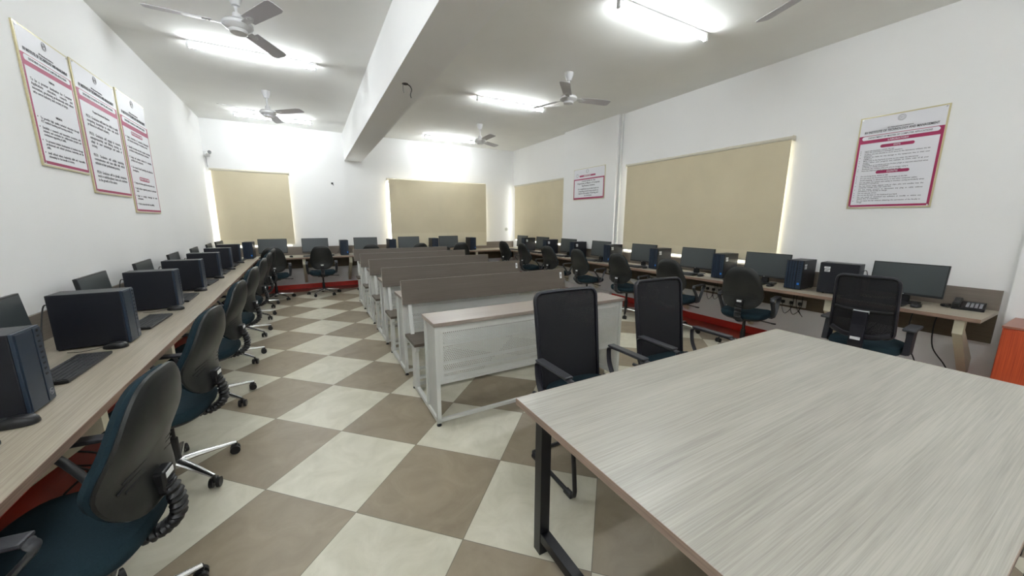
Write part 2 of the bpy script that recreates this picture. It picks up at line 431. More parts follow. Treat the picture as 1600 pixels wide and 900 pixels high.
def blind(label, w, z0, z1, hem, loc, rotz, d=.045):
    t = thing('roller_blind', label, 'blind', loc, rotz, 'beige roller blinds')
    # local x across, room side is -y; a faint belly keeps the cloth from being a flat card
    mb = MB(); n = 24; m_ = 10; v = []; f = []
    zt = z1 - .03
    def yy(x, z): return -d - .004 * math.sin(PI * x / w) * math.sin(PI * (z - z0) / (zt - z0)) - .0015 * math.sin(7 * x)
    for side in (0, .0016):
        for j in range(m_ + 1):
            for i in range(n + 1):
                x = w * i / n; z = hem + (zt - hem) * j / m_; v.append((x, yy(x, z) + side, z))
    S = (n + 1) * (m_ + 1)
    for j in range(m_):
        for i in range(n):
            a = j * (n + 1) + i; f.append((a, a + 1, a + n + 2, a + n + 1)); f.append((S + a, S + a + n + 1, S + a + n + 2, S + a + 1))
    mb._add(v, f); mb.build('cloth', M['blind'], t, True)
    MB().box(0, w, -d - .003, -d + .004, z0 + .02, hem).build('hem_band', M['hem'], t)
    MB().box(0, w, -d - .008, -d + .006, z0, z0 + .022, .004).build('bottom_bar', M['rail'], t)
    MB().cyl((-.015, -.03, z1 - .025), (w + .015, -.03, z1 - .025), .026, n=16).build('roller_tube', M['rail'], t, True)
    for x in (-.022, w + .015): MB().box(x, x + .008, -.06, -.001, z1 - .06, z1, .003).build('bracket', M['rail'], t)
    return t
blind('beige roller blind on the back wall beside the left corner', 1.265, .985, 2.475, 1.10, (-1.57, YB, 0), 0)
blind('beige roller blind on the back wall under the beam, pale lower band', 2.50, .83, 2.475, 1.19, (1.70, YB, 0), 0, .125)
blind('beige roller blind on the right wall nearest the back corner', 2.25, .985, 2.45, 1.02, (XR, 8.975, 0), -PI / 2)
blind('widest beige roller blind, on the right wall beside the rules poster', 2.55, .985, 2.49, 1.12, (XR, 4.885, 0), -PI / 2)

# ------------------------------------------------------------------ tube lights and fans
def tube_light():
    t = thing('tube_light', '', 'ceiling light', (0, 0, HC), 0, 'white tube lights on the ceiling')
    MB().box(-.61, .61, -.02, .02, -.035, 0, .004).build('batten', M['batten'], t)
    MB().cyl((-.59, 0, -.058), (.59, 0, -.058), .014, n=12).build('tube', M['tube'], t, True)
    for s in (-1, 1): MB().box(s * .603 - .012, s * .603 + .012, -.017, .017, -.078, -.03, .004).build('end_cap', M['batten'], t)
    return t
tl = Row(tube_light())
for x, y, lab in ((-.37, 5.40, 'bright tube light on the left ceiling behind the nearest fan'), (-.40, 8.35, 'tube light on the left ceiling close to the back wall'),
                  (3.02, 5.47, 'tube light on the right ceiling beside the middle fan'), (3.02, 8.40, 'tube light on the right ceiling close to the back wall'),
                  (3.10, 2.62, 'glaring tube light at the top edge, nearest over the table'), (-.38, 2.62, 'tube light on the left ceiling nearest the camera'),
                  (-.38, -.4, 'tube light on the left ceiling behind the camera'), (3.05, -.4, 'tube light on the right ceiling behind the camera'),
                  (-.38, -1.8, 'added tube light on the left ceiling by the front wall, out of view'), (3.05, -1.8, 'added tube light on the right ceiling by the front wall, out of view')):  # this unseen row is added to brighten the near end of the room
    tl.put((x, y, HC), 0, lab)

def ceiling_fan(label, x, y, ang, drop=.30):
    t = thing('ceiling_fan', label, 'ceiling fan', (x, y, HC), 0, 'white ceiling fans')
    MB().lathe([(.012, -.10), (.03, -.095), (.055, -.03), (.058, 0)]).build('canopy', M['fan'], t, True)
    MB().cyl((0, 0, -.05), (0, 0, -drop + .06), .011).build('down_rod', M['fan'], t, True)
    MB().lathe([(.014, -drop + .085), (.03, -drop + .08), (.04, -drop + .03), (.045, -drop + .02)], 16).build('lower_cover', M['fan'], t, True)
    h = -drop
    MB().lathe([(.0, h - .075), (.06, h - .073), (.066, h - .066), (.07, h - .05), (.1, h - .035), (.112, h - .02), (.112, h), (.095, h + .018), (.04, h + .028), (.0, h + .028)], 32).build('motor_housing', M['fan'], t, True)
    for k in range(3):
        T = Matrix.Rotation(ang + k * 2 * PI / 3, 4, 'Z') @ Matrix.Translation((0, 0, h - .012)) @ Matrix.Rotation(R(-12), 4, 'X')
        o = MB(); pts = [(.17, -.055), (.56, -.066), (.595, -.056), (.605, -.03), (.605, .03), (.595, .056), (.56, .066), (.17, .055)]
        o.prism(pts, 'z', -.002, .002, T); bl = o.build('blade', M['blade'], t)
        o = MB(); o.prism([(.085, -.022), (.2, -.03), (.24, -.012), (.24, .012), (.2, .03), (.085, .022)], 'z', -.006, -.0021, T)
        for q in ((.19, -.018), (.19, .018), (.215, 0)): o.cyl((q[0], q[1], -.010), (q[0], q[1], -.006), .006, n=8, T=T)
        o.build('blade_iron', M['fan'], bl)
    return t
ceiling_fan('white ceiling fan on the left, nearest the camera, cut by the top edge', -.39, 4.16, R(61), .235)
ceiling_fan('white ceiling fan on the left, further back by the far tube light', -.40, 6.86, R(78), .29)
ceiling_fan('white ceiling fan on the right, beside the middle tube light', 3.11, 4.10, R(108))
ceiling_fan('small distant white ceiling fan on the right near the back wall', 3.14, 7.0, R(30))
ceiling_fan('ceiling fan over the table with just one blade tip in view', 3.13, 1.28, R(74))

# ------------------------------------------------------------------ desks along the walls
def desk(label, L, D, axis_wood, edge_m, loc, rotz, brs, group=None):
    """local x along the wall, y from wall (0) out to -D; top at .75"""
    t = thing('computer_desk', label, 'desk', loc, rotz, 'laminate desks along the walls')
    MB().box(0, L, -D + .002, 0, .72, .75).build('worktop', axis_wood, t)
    MB().box(0, L, -D - .001, -D + .002, .7195, .7502).build('edge_band', edge_m, t)
    MB().box(0, L, -.018, 0, .75, .925).build('backsplash', M['splash'], t)
    MB().box(0, L, -.02, 0, .46, .7199).build('modesty_panel', M['modesty'], t)
    for x in brs:
        o = MB(); P = [(-D + .05, .719), (-D + .115, .719), (-D + .115, .63), (-.012, .30), (-.012, .16), (-.035, .14), (-D + .05, .60)]
        o.prism(P, 'x', x - .028, x - .022); o.prism(P, 'x', x + .022, x + .028)
        o.prism([(-D + .05, .719), (-D + .056, .719), (-D + .056, .60), (-.034, .15), (-.035, .14), (-D + .05, .598)], 'x', x - .022, x + .022)
        o.build('bracket', M['steel'], t)
    return t
# left desk: local x runs along +Y, wall on its left. rotz = 90deg + skew  (local y=0 at wall, -y -> +X)
DL = 9.0
desk('long grey oak desk along the left wall with computers', DL, .70, M['deskx'], M['edge'], (lx(-.6) + .004, -.6, 0), PI / 2 + LA, [.6, 1.65, 2.70, 3.70, 4.75, 5.80, 6.75, 7.70, 8.60])
desk('grey oak desk along the back wall below the windows', XR - lx(YB) - .04, .70, M['deskx'], M['edge'], (lx(YB) + .03, YB - .016, 0), 0, [.5, 1.46, 2.34, 3.3, 4.3, 5.3, 6.2])
desk('grey oak desk along the right wall ending at the red cabinet', 8.43 - .60, .60, M['deskx'], M['edge'], (XR - .004, 8.43, 0), -PI / 2, [.9, 1.9, 2.9, 3.95, 4.95, 5.9, 6.86, 7.72])

# ------------------------------------------------------------------ computers
def make_tower(badge):
    """front faces -y, base at z 0, centred on x"""
    t = thing('desktop_tower', '', 'computer')
    W, D, H = .16, .31, .325
    MB().box(-W / 2, W / 2, .012, D, .008, H, .004).build('case', M['case'], t)
    o = MB(); o.box(-W / 2, W / 2, 0, .012, .006, H, .003)
    fp = o.build('front_panel', M['front'] if badge == 'ring' else M['groove'], t)
    if badge != 'ring':
        o = MB()
        for k in range(4): o.box(-W / 2 + .005 + k * .0255, -W / 2 + .0245 + k * .0255, -.007, 0, .012, H - .006, .0025)
        o.build('rib', M['front'], fp)
    else: MB().box(-W / 2 + .006, W / 2 - .054, -.003, 0, .012, H - .006, .002).build('cover', M['front'], fp)
    o = MB(); o.box(W / 2 - .05, W / 2 - .004, -.004, 0, .012, H - .006, .002); ps = o.build('port_strip', M['front'], t)
    o = MB()
    for k in range(8):
        z = H - .04 - k * .023; o.box(W / 2 - .036, W / 2 - .02, -.0048, -.004, z - .004, z + .004)
    o.cyl((W / 2 - .028, -.006, H - .018), (W / 2 - .028, -.004, H - .018), .006, n=12)
    o.build('port', M['groove'], ps)
    if badge == 'ring':
        o = MB(); o.sweep([(W / 2 - .027 + .013 * math.cos(2 * PI * k / 20), -.0046, .045 + .013 * math.sin(2 * PI * k / 20)) for k in range(20)], .0015, n=6, closed=True)
        e = o.build('emblem', M['grey'], ps)
        text('emblem_letters', 'hp', .017, (W / 2 - .027, -.0046, .046), M['grey'], ps)
    else:
        MB().box(W / 2 - .038, W / 2 - .016, -.0048, -.004, .055, .079, .0004, seg=1).build('badge', M['blue'], ps)
        o = MB(); o.box(W / 2, W / 2 + .0008, .035, .085, H - .062, H - .042).box(W / 2, W / 2 + .0008, .04, .085, H - .095, H - .068)
        lb = o.build('asset_label', M['sticker'], t)
        o = MB()
        for z in (.049, .075, .082, .089): o.box(W / 2 + .0008, W / 2 + .0011, .045, .075, H - z - .0015, H - z + .0015)
        o.build('print', M['ink'], lb)
    for x in (-.06, .06):
        for y in (.05, .3): MB().cyl((x, y, 0), (x, y, .009), .011, n=10).build('foot', M['plast'], t)
    o = MB(); o.sweep(smoothpath([(-.03, D, .25), (-.03, D + .03, .26), (-.07, D + .04, .14), (-.12, D + .03, .03), (-.20, D + .02, .008)]), .0035, n=6)
    o.build('power_cord', M['cable'], t, True)
    return t
def make_monitor():
    """screen faces -y, base at z 0"""
    t = thing('monitor', '', 'monitor')
    W, H, z0 = .50, .295, .075
    T = Matrix.Translation((0, -.02, z0)) @ Matrix.Rotation(R(-6), 4, 'X')
    o = MB(); o.box(-W / 2, W / 2, 0, .022, 0, H, .004, T); o.box(-W / 2 + .09, W / 2 - .09, .022, .045, .05, H - .06, .01, T); hs = o.build('housing', M['bezel'], t)
    MB().box(-W / 2 + .008, W / 2 - .008, -.0012, .0, .02, H - .009, T=T).build('screen', M['screen'], t)
    MB().box(-.006, .006, -.0016, -.0002, .006, .013, T=T).build('logo', M['silver'], hs)
    o = MB(); o.prism([(.005, .004), (.045, .004), (.03, .18), (.012, .18)], 'x', -.035, .035); o.build('stand_neck', M['bezel'], t)
    o = MB(); o.prism([(-.11, -.08), (.11, -.08), (.12, -.06), (.10, .09), (-.10, .09), (-.12, -.06)], 'z', 0, .011); o.build('stand_base', M['bezel'], t)
    return t
def make_keyboard():
    """user side is -y"""
    t = thing('keyboard', '', 'keyboard')
    T = Matrix.Translation((0, 0, .0035)) @ Matrix.Rotation(R(2.5), 4, 'X')
    MB().box(-.22, .22, -.068, .068, .001, .016, .004, T=T).build('body', M['plast'], t)
    o = MB()
    for r in range(6):
        y = .054 - r * .0205 - (.004 if r else 0); x = -.212
        n = 21
        for k in range(n):
            if k in (15, 18): x += .004
            w = .0188
            if r == 5 and k == 4: w = .0188 * 6 + .004 * 0
            if r == 5 and 5 <= k <= 9: continue
            if r == 0 and k in (1, 6): x += .0; 
            o.box(x + .0012, x + w - .0012, y - .0085, y + .0085, .015, .0195, .0012, T=T, seg=1)
            x += w
    o.build('keys', M['key'], t)
    return t
def make_mouse():
    t = thing('mouse', '', 'mouse')
    out = [(.031 * math.copysign(abs(math.cos(a)) ** .8, math.cos(a)), .056 * math.copysign(abs(math.sin(a)) ** .9, math.sin(a))) for a in [2 * PI * k / 28 for k in range(28)]]
    def D(a, b, off): return (a, b, off if off < .01 else .010 + (off - .01) * (1 - .25 * ((b + .02) / .07) ** 2))
    MB().rings(out, [(.9, .0005), (1., .004), (1., .012), (.95, .022), (.8, .031), (.5, .036), (.2, .0375)], D).build('body', M['plast'], t, True)
    MB().cyl((-.003, .028, .030), (.003, .028, .030), .009, n=12).build('wheel', M['key'], t, True)
    MB().sweep(smoothpath([(0, .054, .012), (.005, .09, .004), (-.03, .14, .003), (-.02, .2, .003)]), .0017, n=6).build('cord', M['cable'], t, True)
    return t
tow_l = Row(make_tower('ring')); tow_r = Row(make_tower('badge')); mon = Row(make_monitor()); kb = Row(make_keyboard()); ms = Row(make_mouse())
ZT = .7505
GT, GM, GK, GS = 'desktop towers', 'monitors', 'keyboards', 'mice'
# left desk (users sit at +X of it, towers face +X): rotz = +90deg turns -y to +x
RL = PI / 2 + LA
TL = [2.09, 3.06, 4.10, 5.05, 6.03, 7.00, 7.96]
for k, y in enumerate(TL):
    w = ORD[k]
    tow_l.put(LP(.505, y, ZT), RL, 'black desktop tower on the left desk, %s from the camera' % w if k else 'large black desktop tower at the photo left edge, nearest on the left desk', GT)
    mon.put(LP(.19, (2.60, 3.60, 4.57, 5.52, 6.50, 7.45, 8.31)[k], ZT), RL + R(3 if k < 6 else -3), 'dark monitor behind the %s tower on the left desk, counting from the camera' % w, GM)
    kb.put(LP(.45 if k else .41, (2.57, 3.52, 4.48, 5.46, 6.46, 7.42, 8.29)[k], ZT), RL + R(random.uniform(-3, 3)), 'black keyboard beyond the %s tower on the left desk, counting from the camera' % w, GK)
for k, y in enumerate(TL):
    ms.put(LP((.50, .46, .50, .49, .50, .50, .51)[k], y - .155, ZT), RL + R(random.uniform(-10, 10)), 'black mouse in front of the %s tower on the left desk, counting from the camera' % ORD[k], GS)
kb.put(LP(.46, 1.57, ZT), RL, 'black keyboard on the left desk, its corner just in view below the nearest mouse', GK)
# back desk
BX = [(-1.08, -.69), (.62, .07), (1.63, 1.08), (2.63, 2.05), (3.62, 3.04)]
for k, (tx, mx) in enumerate(BX):
    w = ORD[k]
    tow_r.put((tx, YB - .57 if k else YB - .62, ZT), R(random.uniform(-2, 2)), 'black desktop tower on the back desk, %s from the left' % w, GT)
    mon.put((mx, YB - .36, ZT), R(random.uniform(-2, 2)), 'dark monitor on the back desk, %s from the left' % w, GM)
    kb.put((mx - .02, YB - .56, ZT), R(random.uniform(-3, 3)), 'black keyboard on the back desk before the %s monitor from the left' % w, GK)
    ms.put((mx + .31, YB - .57, ZT), R(random.uniform(-9, 9)), 'black mouse on the back desk beside the %s monitor from the left' % w, GS)
# right desk (counted from the phone end)
RR = -PI / 2
TR = [1.58, 1.96, 2.83, 3.87, 4.90, 5.90, 6.90, 7.86]
MR = [1.125, 2.33, 3.25, 4.22, 5.25, 6.26, 7.27, 8.22]
KR = [1.27, 2.46, 3.33, 4.29, 5.33, 6.33, 7.36, 8.25]
for k in range(8):
    w = ORD[k]
    if k == 0: tow_r.put((XR - .31, 1.745, ZT), RR - R(87), 'black desktop tower standing sideways behind the mesh chair on the right desk', GT)
    else: tow_r.put((XR - .42, TR[k], ZT), RR + R(random.uniform(-2, 2)), 'black desktop tower with white labels on the right desk, %s from the phone end' % w, GT)
    mon.put((XR - .25, MR[k], ZT), RR + R(-3 if k == 0 else random.uniform(-1, 3)), 'dark monitor on the right desk, %s from the phone end' % w, GM)
    kb.put((XR - .46, KR[k], ZT), RR + R(random.uniform(-3, 3)), 'black keyboard on the right desk before the %s monitor from the phone end' % w, GK)
    ms.put((XR - .44, (.99, 2.17, 3.04, 4.0, 5.04, 6.04, 7.07, 7.982)[k], ZT), RR + R(random.uniform(-9, 9)), 'black mouse on the right desk beside the %s keyboard from the phone end' % w, GS)

# desk phone
t = thing('desk_phone', 'black corded desk phone at the near end of the right desk', 'phone', (XR - .14, .745, ZT), RR + R(6))
T = Matrix.Rotation(R(9), 4, 'X')
MB().prism([(-.09, 0), (.09, 0), (.09, .055), (-.09, .02)], 'x', -.09, .09).build('body', M['plast'], t)
o = MB(); o.box(-.088, -.042, -.085, .085, .05, .075, .01, T=T); o.box(-.09, -.04, -.09, -.045, .03, .07, .01, T=T); o.box(-.09, -.04, .045, .09, .03, .07, .01, T=T); o.build('handset', M['shell'], t)
o = MB()
for i in range(4):
    for j in range(5): o.box(-.015 + i * .024, .003 + i * .024, -.07 + j * .025, -.052 + j * .025, .036, .044, .002, T=T, seg=1)
o.build('keypad', M['grey'], t)
MB().box(-.01, .08, .06, .085, .037, .042, T=T).build('display', M['screen'], t)
hel = [(-.10 - .05 * math.sin(PI * q / 90) + .008 * math.cos(q * .9), -.08 + .13 * q / 90, .0125 + .008 * math.sin(q * .9)) for q in range(91)]
MB().sweep(hel, .003, n=6).build('coiled_cord', M['cable'], t, True)

# cables, sockets under the right desk
for k, y in enumerate([2.12, 3.10, 4.10, 5.10, 6.10, 7.05]):
    px = XR - .025
    t = thing('socket_board', 'ivory socket board with black plugs under the right desk, %s from the phone end' % ORD[k], 'power socket', (px, y, .53), RR, 'socket boards under the right desk')
    MB().box(-.17, .17, -.022, 0, -.045, .045, .004).build('plate', M['socket'], t)
    for x in (-.06, .03, .12):
        o = MB(); o.box(x - .018, x + .018, -.05, -.022, -.02, .016, .006); pg = o.build('plug', M['plast'], t)
        e = (x + .10 if x < .1 else x - .04, -.03, .185)
        MB().sweep(smoothpath([(x, -.045, -.02), (x + .01, -.055, -.09), (x + .05, -.06, -.12 - .03 * random.random()), (e[0] + .01, -.05, -.03), e]), .0035, n=6).build('lead', M['cable'], pg, True)
for k, (ya, yb, za, zb, sg, where) in enumerate([(.90, .80, .712, .12, .05, 'hanging nearest the desk end'), (1.06, 1.0, .712, .10, .04, 'hanging below the mouse beside the mesh chair'), (1.22, 1.36, .712, .14, .08, 'looping low behind the mesh chair')]):
    o = MB(); o.sweep(smoothpath([(XR - .12, ya, za), (XR - .10, ya + sg * .5, .55), (XR - .12, (ya + yb) / 2 + sg, .35), (XR - .08, yb + sg * .3, .2), (XR - .06, yb, zb), (XR - .16, yb + .1, .01)]), .005, n=6)
    tag(o.build('loose_cable', M['cable'], smooth=True), 'loose black cable under the right desk, %s' % where, 'cable', 'loose cables under the right desk')
for k, (y, where) in enumerate([(1.75, 'nearest the camera'), (2.65, 'second from the camera'), (3.7, 'third from the camera')]):
    o = MB(); a = LP(.10, y, .711); bb = LP(.16, y + .1, .30); c = LP(.30, y + .25, .10); d = LP(.22, y + .02, .015); e = LP(.40, y + .2, .013); f = LP(.12, y + .35, .03)
    o.sweep(smoothpath([a, bb, c, d, e, f]), .006, n=6); o.sweep(smoothpath([LP(.14, y + .05, .711), LP(.22, y - .05, .35), LP(.33, y + .12, .06), LP(.2, y + .3, .013)]), .005, n=6)
    tag(o.build('loose_cable', M['cable'], smooth=True), 'black cable bundle on the red floor under the left desk, %s' % where, 'cable', 'cable bundles under the left desk')

# ------------------------------------------------------------------ task chairs
def back_outline(z0, z1, wb, wm, wt, n=26, p=3.2):
    pts = []
    def hw(t):
        base = wb + (wm - wb) * min(t / .35, 1) if t < .35 else wm + (wt - wm) * ((t - .35) / .65) ** 1.15
        return base * max(0., 1 - abs(2 * t - 1) ** p) ** (1 / p)
    ts = [.5 - .5 * math.cos(PI * i / n) for i in range(n + 1)]
    for t_ in ts[1:-1]: pts.append((hw(t_), z0 + (z1 - z0) * t_))
    pts.append((0, z1))
    for t_ in reversed(ts[1:-1]): pts.append((-hw(t_), z0 + (z1 - z0) * t_))
    pts.append((0, z0)); return pts
def seat_outline(hx, hy, n=40, p=3.4):
    o = []
    for k in range(n):
        a = 2 * PI * k / n; c, s = math.cos(a), math.sin(a)
        o.append((hx * math.copysign(abs(c) ** (2 / p), c), hy * math.copysign(abs(s) ** (2 / p), s)))
    return o
def star_base(t, rs=.29, rot=0.):
    o = MB()
    for k in range(5):
        T = Matrix.Rotation(2 * PI * k / 5 + rot, 4, 'Z')
        o.sweep([(.02, 0, .105), (.10, 0, .10), (.2, 0, .085), (rs, 0, .072)], lambda i: (.026, .023, .018, .013)[i], lambda i: (.02, .016, .012, .009)[i], n=10, side=(0, 1, 0), T=T)
    o.lathe([(.03, .075), (.042, .08), (.042, .115), (.03, .125)], 20)
    o.build('star_base', M['chrome'], t, True)
    for k in range(5):
        a = 2 * PI * k / 5 + rot; T = Matrix.Rotation(a, 4, 'Z') @ Matrix.Translation((rs, 0, 0)) @ Matrix.Rotation(.6 * k + .4, 4, 'Z')
        o = MB()
        for s in (-1, 1): o.cyl((.008, s * .008, .027), (.008, s * .026, .027), .027, n=18, T=T)
        o.box(-.004, .028, -.012, .012, .03, .058, .005, T=T); o.cyl((0, 0, .05), (0, 0, .075), .007, n=8, T=T)
        o.build('caster', M['plast'], t, True)
    MB().cyl((0, 0, .11), (0, 0, .25), .027, .025, 16).cyl((0, 0, .25), (0, 0, .39), .016, n=12).build('gas_cylinder', M['plast'], t, True)
def make_task_chair():
    """faces +y, column at the origin"""
    t = thing('task_chair', '', 'chair')
    star_base(t, rot=R(18))
    def SD(a, b, off): return (a, b + .03, .47 + off - .03 * max(0, (b - .12) / .12) ** 2 + .012 * (abs(a) / .23) ** 2)
    MB().rings(seat_outline(.235, .235), [(.85, -.055), (.97, -.05), (1., -.03), (1.0, -.012), (.96, .006), (.85, .014), (.6, .016), (.3, .014)], SD).build('seat', M['fabric'], t, True)
    MB().rings(seat_outline(.225, .225), [(.5, -.085), (.85, -.078), (.97, -.062), (1., -.05), (.8, -.045)], SD).build('seat_pan', M['plast'], t, True)
    MB().box(-.09, .09, -.11, .09, .375, .40, .01).build('mechanism', M['plast'], t)
    MB().sweep([(.08, .02, .385), (.2, .03, .375), (.27, .03, .37)], .006, n=8).box(.255, .30, .015, .045, .364, .376, .005).build('lever', M['lever'], t, True)
    out = back_outline(.542, 1.006, .195, .205, .15)
    def BD(a, z, off): return (a, -.245 - .10 * (z - .62) + .75 * a * a + .05 * math.exp(-((z - .68) / .12) ** 2) - off, z)
    br = MB().rings(out, [(.5, -.046), (.8, -.044), (.93, -.036), (1., -.012), (.985, .004), (.9, .004)], BD).build('backrest', M['fabric'], t, True)
    o = MB().rings(out, [(.93, .004), (1.0, .002), (1.025, .008), (1.02, .018), (.95, .027), (.8, .033), (.5, .036), (.2, .037)], BD)
    sh = o.build('back_shell', M['shell'], t, True)
    o = MB()
    for z, hw in ((.725, .15), (.705, .165), (.682, .14)):
        for sgn in ((-1, 1) if z != .705 else (0,)):
            xs = [(-hw + 2 * hw * i / 14) for i in range(15)]
            if sgn: xs = [x for x in xs if x * sgn > .02]
            o.sweep([BD(x, z - 1.1 * x * x, .0345) for x in xs], .003, .004, n=6)
    o.build('slot', M['groove'], sh, True)
    yb = BD(0, .60, .03)[1]
    MB().box(-.036, .036, yb - .028, yb + .02, .565, .645, .008).build('back_bracket', M['plast'], t)
    MB().box(-.024, .024, yb - .0295, yb - .0279, .617, .637).build('maker_label', M['sticker'], t)
    # bellows sleeve round the back bar
    path = smoothpath([(0, yb - .012, .60), (0, yb - .035, .53), (0, yb - .028, .455), (0, yb + .03, .405), (0, yb + .11, .392)], 14)
    def w(i): return .034 + .0045 * math.sin(i * 1.75)
    def h(i): return .021 + .0045 * math.sin(i * 1.75)
    MB().sweep(path, w, h, n=12, side=(1, 0, 0)).box(-.036, .036, yb + .09, .0, .374, .412, .008).build('bellows', M['plast'], t, True)
    for s in (-1, 1):
        X = s * .265
        loop = smoothpath([(X * .96, .05, .435), (X, .00, .53), (X, -.085, .625), (X, -.085, .652), (X, -.06, .662), (X, .10, .66), (X, .17, .652), (X, .185, .635), (X, .15, .59), (X, .10, .50), (X * .96, .08, .435)], 5)
        o = MB(); o.sweep(loop, .021, .0095, n=10, side=(1, 0, 0)); o.box(min(X * .5, X * .98), max(X * .5, X * .98), .035, .10, .42, .438, .006)
        a = o.build('armrest', M['arm'], t, True)
        MB().box(X - .027, X + .027, -.085, .17, .660, .674, .007).build('arm_pad', M['arm'], a)
    return t
tc = Row(make_task_chair())
GC = 'black task chairs'
CL = [1.60, 2.60, 3.63, 4.66, 5.68, 6.62, 7.5]
for k, y in enumerate(CL):
    tc.put((-.77 - .016 * (y - 1.5) if k == 0 else -.785 - .014 * (y - 1.5), y, 0), PI / 2 + R([-7, -9, -7, -9, -8, -7, -10][k]), 'black task chair at the left desk, %s from the camera' % ORD[k] if k else 'large black task chair at the left desk, nearest the camera', GC)
CB = [(-.66, 8.1, 6), (.15, 8.22, 0), (1.10, 8.25, -4), (2.07, 8.2, 5), (3.05, 8.1, -8)]
for k, (x, y, a) in enumerate(CB):
    tc.put((x, y, 0), R(a), 'black task chair at the back desk, %s from the left' % ORD[k], GC)
CR = [2.25, 3.16, 4.07, 5.03, 5.97, 6.95, 7.88]
for k, y in enumerate(CR):
    tc.put((4.36, y, 0), -PI / 2 + R([12, 7, 5, 4, 8, 6, 9][k]), 'black task chair at the right desk, %s from the mesh chair' % ORD[k], GC)

# mesh office chair by the phone end
t = thing('mesh_office_chair', 'black mesh office chair with silver lumbar bar at the right desk beside the phone end', 'chair', (4.22, 1.15, 0), -PI / 2 + R(4))
star_base(t, rot=R(40))
def SD2(a, b, off): return (a, b + .02, .47 + off)
MB().rings(seat_outline(.235, .24), [(.8, -.07), (.96, -.06), (1., -.03), (.97, .0), (.85, .012), (.4, .012)], SD2).build('seat', M['fabric'], t, True)
def bo(hx, z0, z1, r, n=6):
    P = []
    for cx, cz, a0 in ((hx - r, z1 - r, 0), (-hx + r, z1 - r, PI / 2), (-hx + r, z0 + r, PI), (hx - r, z0 + r, 1.5 * PI)):
        for k in range(n + 1): P.append((cx + r * math.cos(a0 + PI / 2 * k / n), cz + r * math.sin(a0 + PI / 2 * k / n)))
    return P
def BD2(a, z, off=0.): return (a, -.25 - .12 * (z - .6) + .55 * a * a - off, z)
def frame_and_mesh(t, hx, z0, z1, BD, fr, r=.05, taper=0., name='backrest_mesh'):
    P = [(x * (1 - taper * (z1 - z) / (z1 - z0)), z) for x, z in bo(hx, z0, z1, r)]
    # densify
    Q = []
    for i in range(len(P)):
        a, b = P[i], P[(i + 1) % len(P)]; d = math.hypot(b[0] - a[0], b[1] - a[1]); n = max(1, int(d / .04))
        for k in range(n): Q.append((a[0] + (b[0] - a[0]) * k / n, a[1] + (b[1] - a[1]) * k / n))
    MB().sweep([BD(x, z) for x, z in Q], fr, fr * .8, n=8, closed=True, side=(0, 1, 0)).build('back_frame', M['meshframe'], t, True)
    rings = [(s_, .0012) for s_ in (.15, .4, .65, .85, .99)] + [(s_, -.0012) for s_ in (.99, .85, .65, .4, .15)]
    MB().rings(Q, rings, BD).build(name, M['meshf'], t, True)
frame_and_mesh(t, .19, .56, 1.06, BD2, .015, taper=-.06)
MB().sweep([BD2(x, .775 + .35 * (x * x), .018) for x in [-.18 + .36 * i / 16 for i in range(17)]], .012, .006, n=8, side=(0, 0, 1)).build('lumbar_bar', M['plast'], t, True)
MB().sweep([BD2(x, .765 + .35 * (x * x), .027) for x in [-.05 + .1 * i / 8 for i in range(9)]], .012, .005, n=8, side=(0, 0, 1)).build('lumbar_trim', M['silver'], t, True)
MB().sweep(smoothpath([BD2(0, .77, .03), BD2(0, .66, .045), (0, -.315, .50), (0, -.25, .41), (0, -.05, .39)]), .045, .02, rect=True, side=(1, 0, 0)).build('spine', M['meshframe'], t)
MB().sweep(smoothpath([BD2(-.185, .60, .02), BD2(-.1, .565, .04), BD2(0, .56, .045), BD2(.1, .565, .04), BD2(.185, .60, .02)]), .022, .012, n=8, side=(0, 0, 1)).build('lower_yoke', M['meshframe'], t, True)
MB().box(-.032, .032, -.346, -.342, .535, .560, .001).build('maker_label', M['sticker'], t)
for s in (-1, 1):
    X = s * .262
    o = MB(); o.prism([(-.10, .43), (.03, .43), (.07, .63), (-.06, .63)], 'x', X - .02, X + .02); o.box(min(X, s * .12), max(X, s * .12), -.025, .025, .405, .43, .006)
    a = o.build('armrest', M['meshframe'], t)
    MB().box(X - .04, X + .04, -.14, .12, .63, .655, .011).build('arm_pad', M['arm'], a)

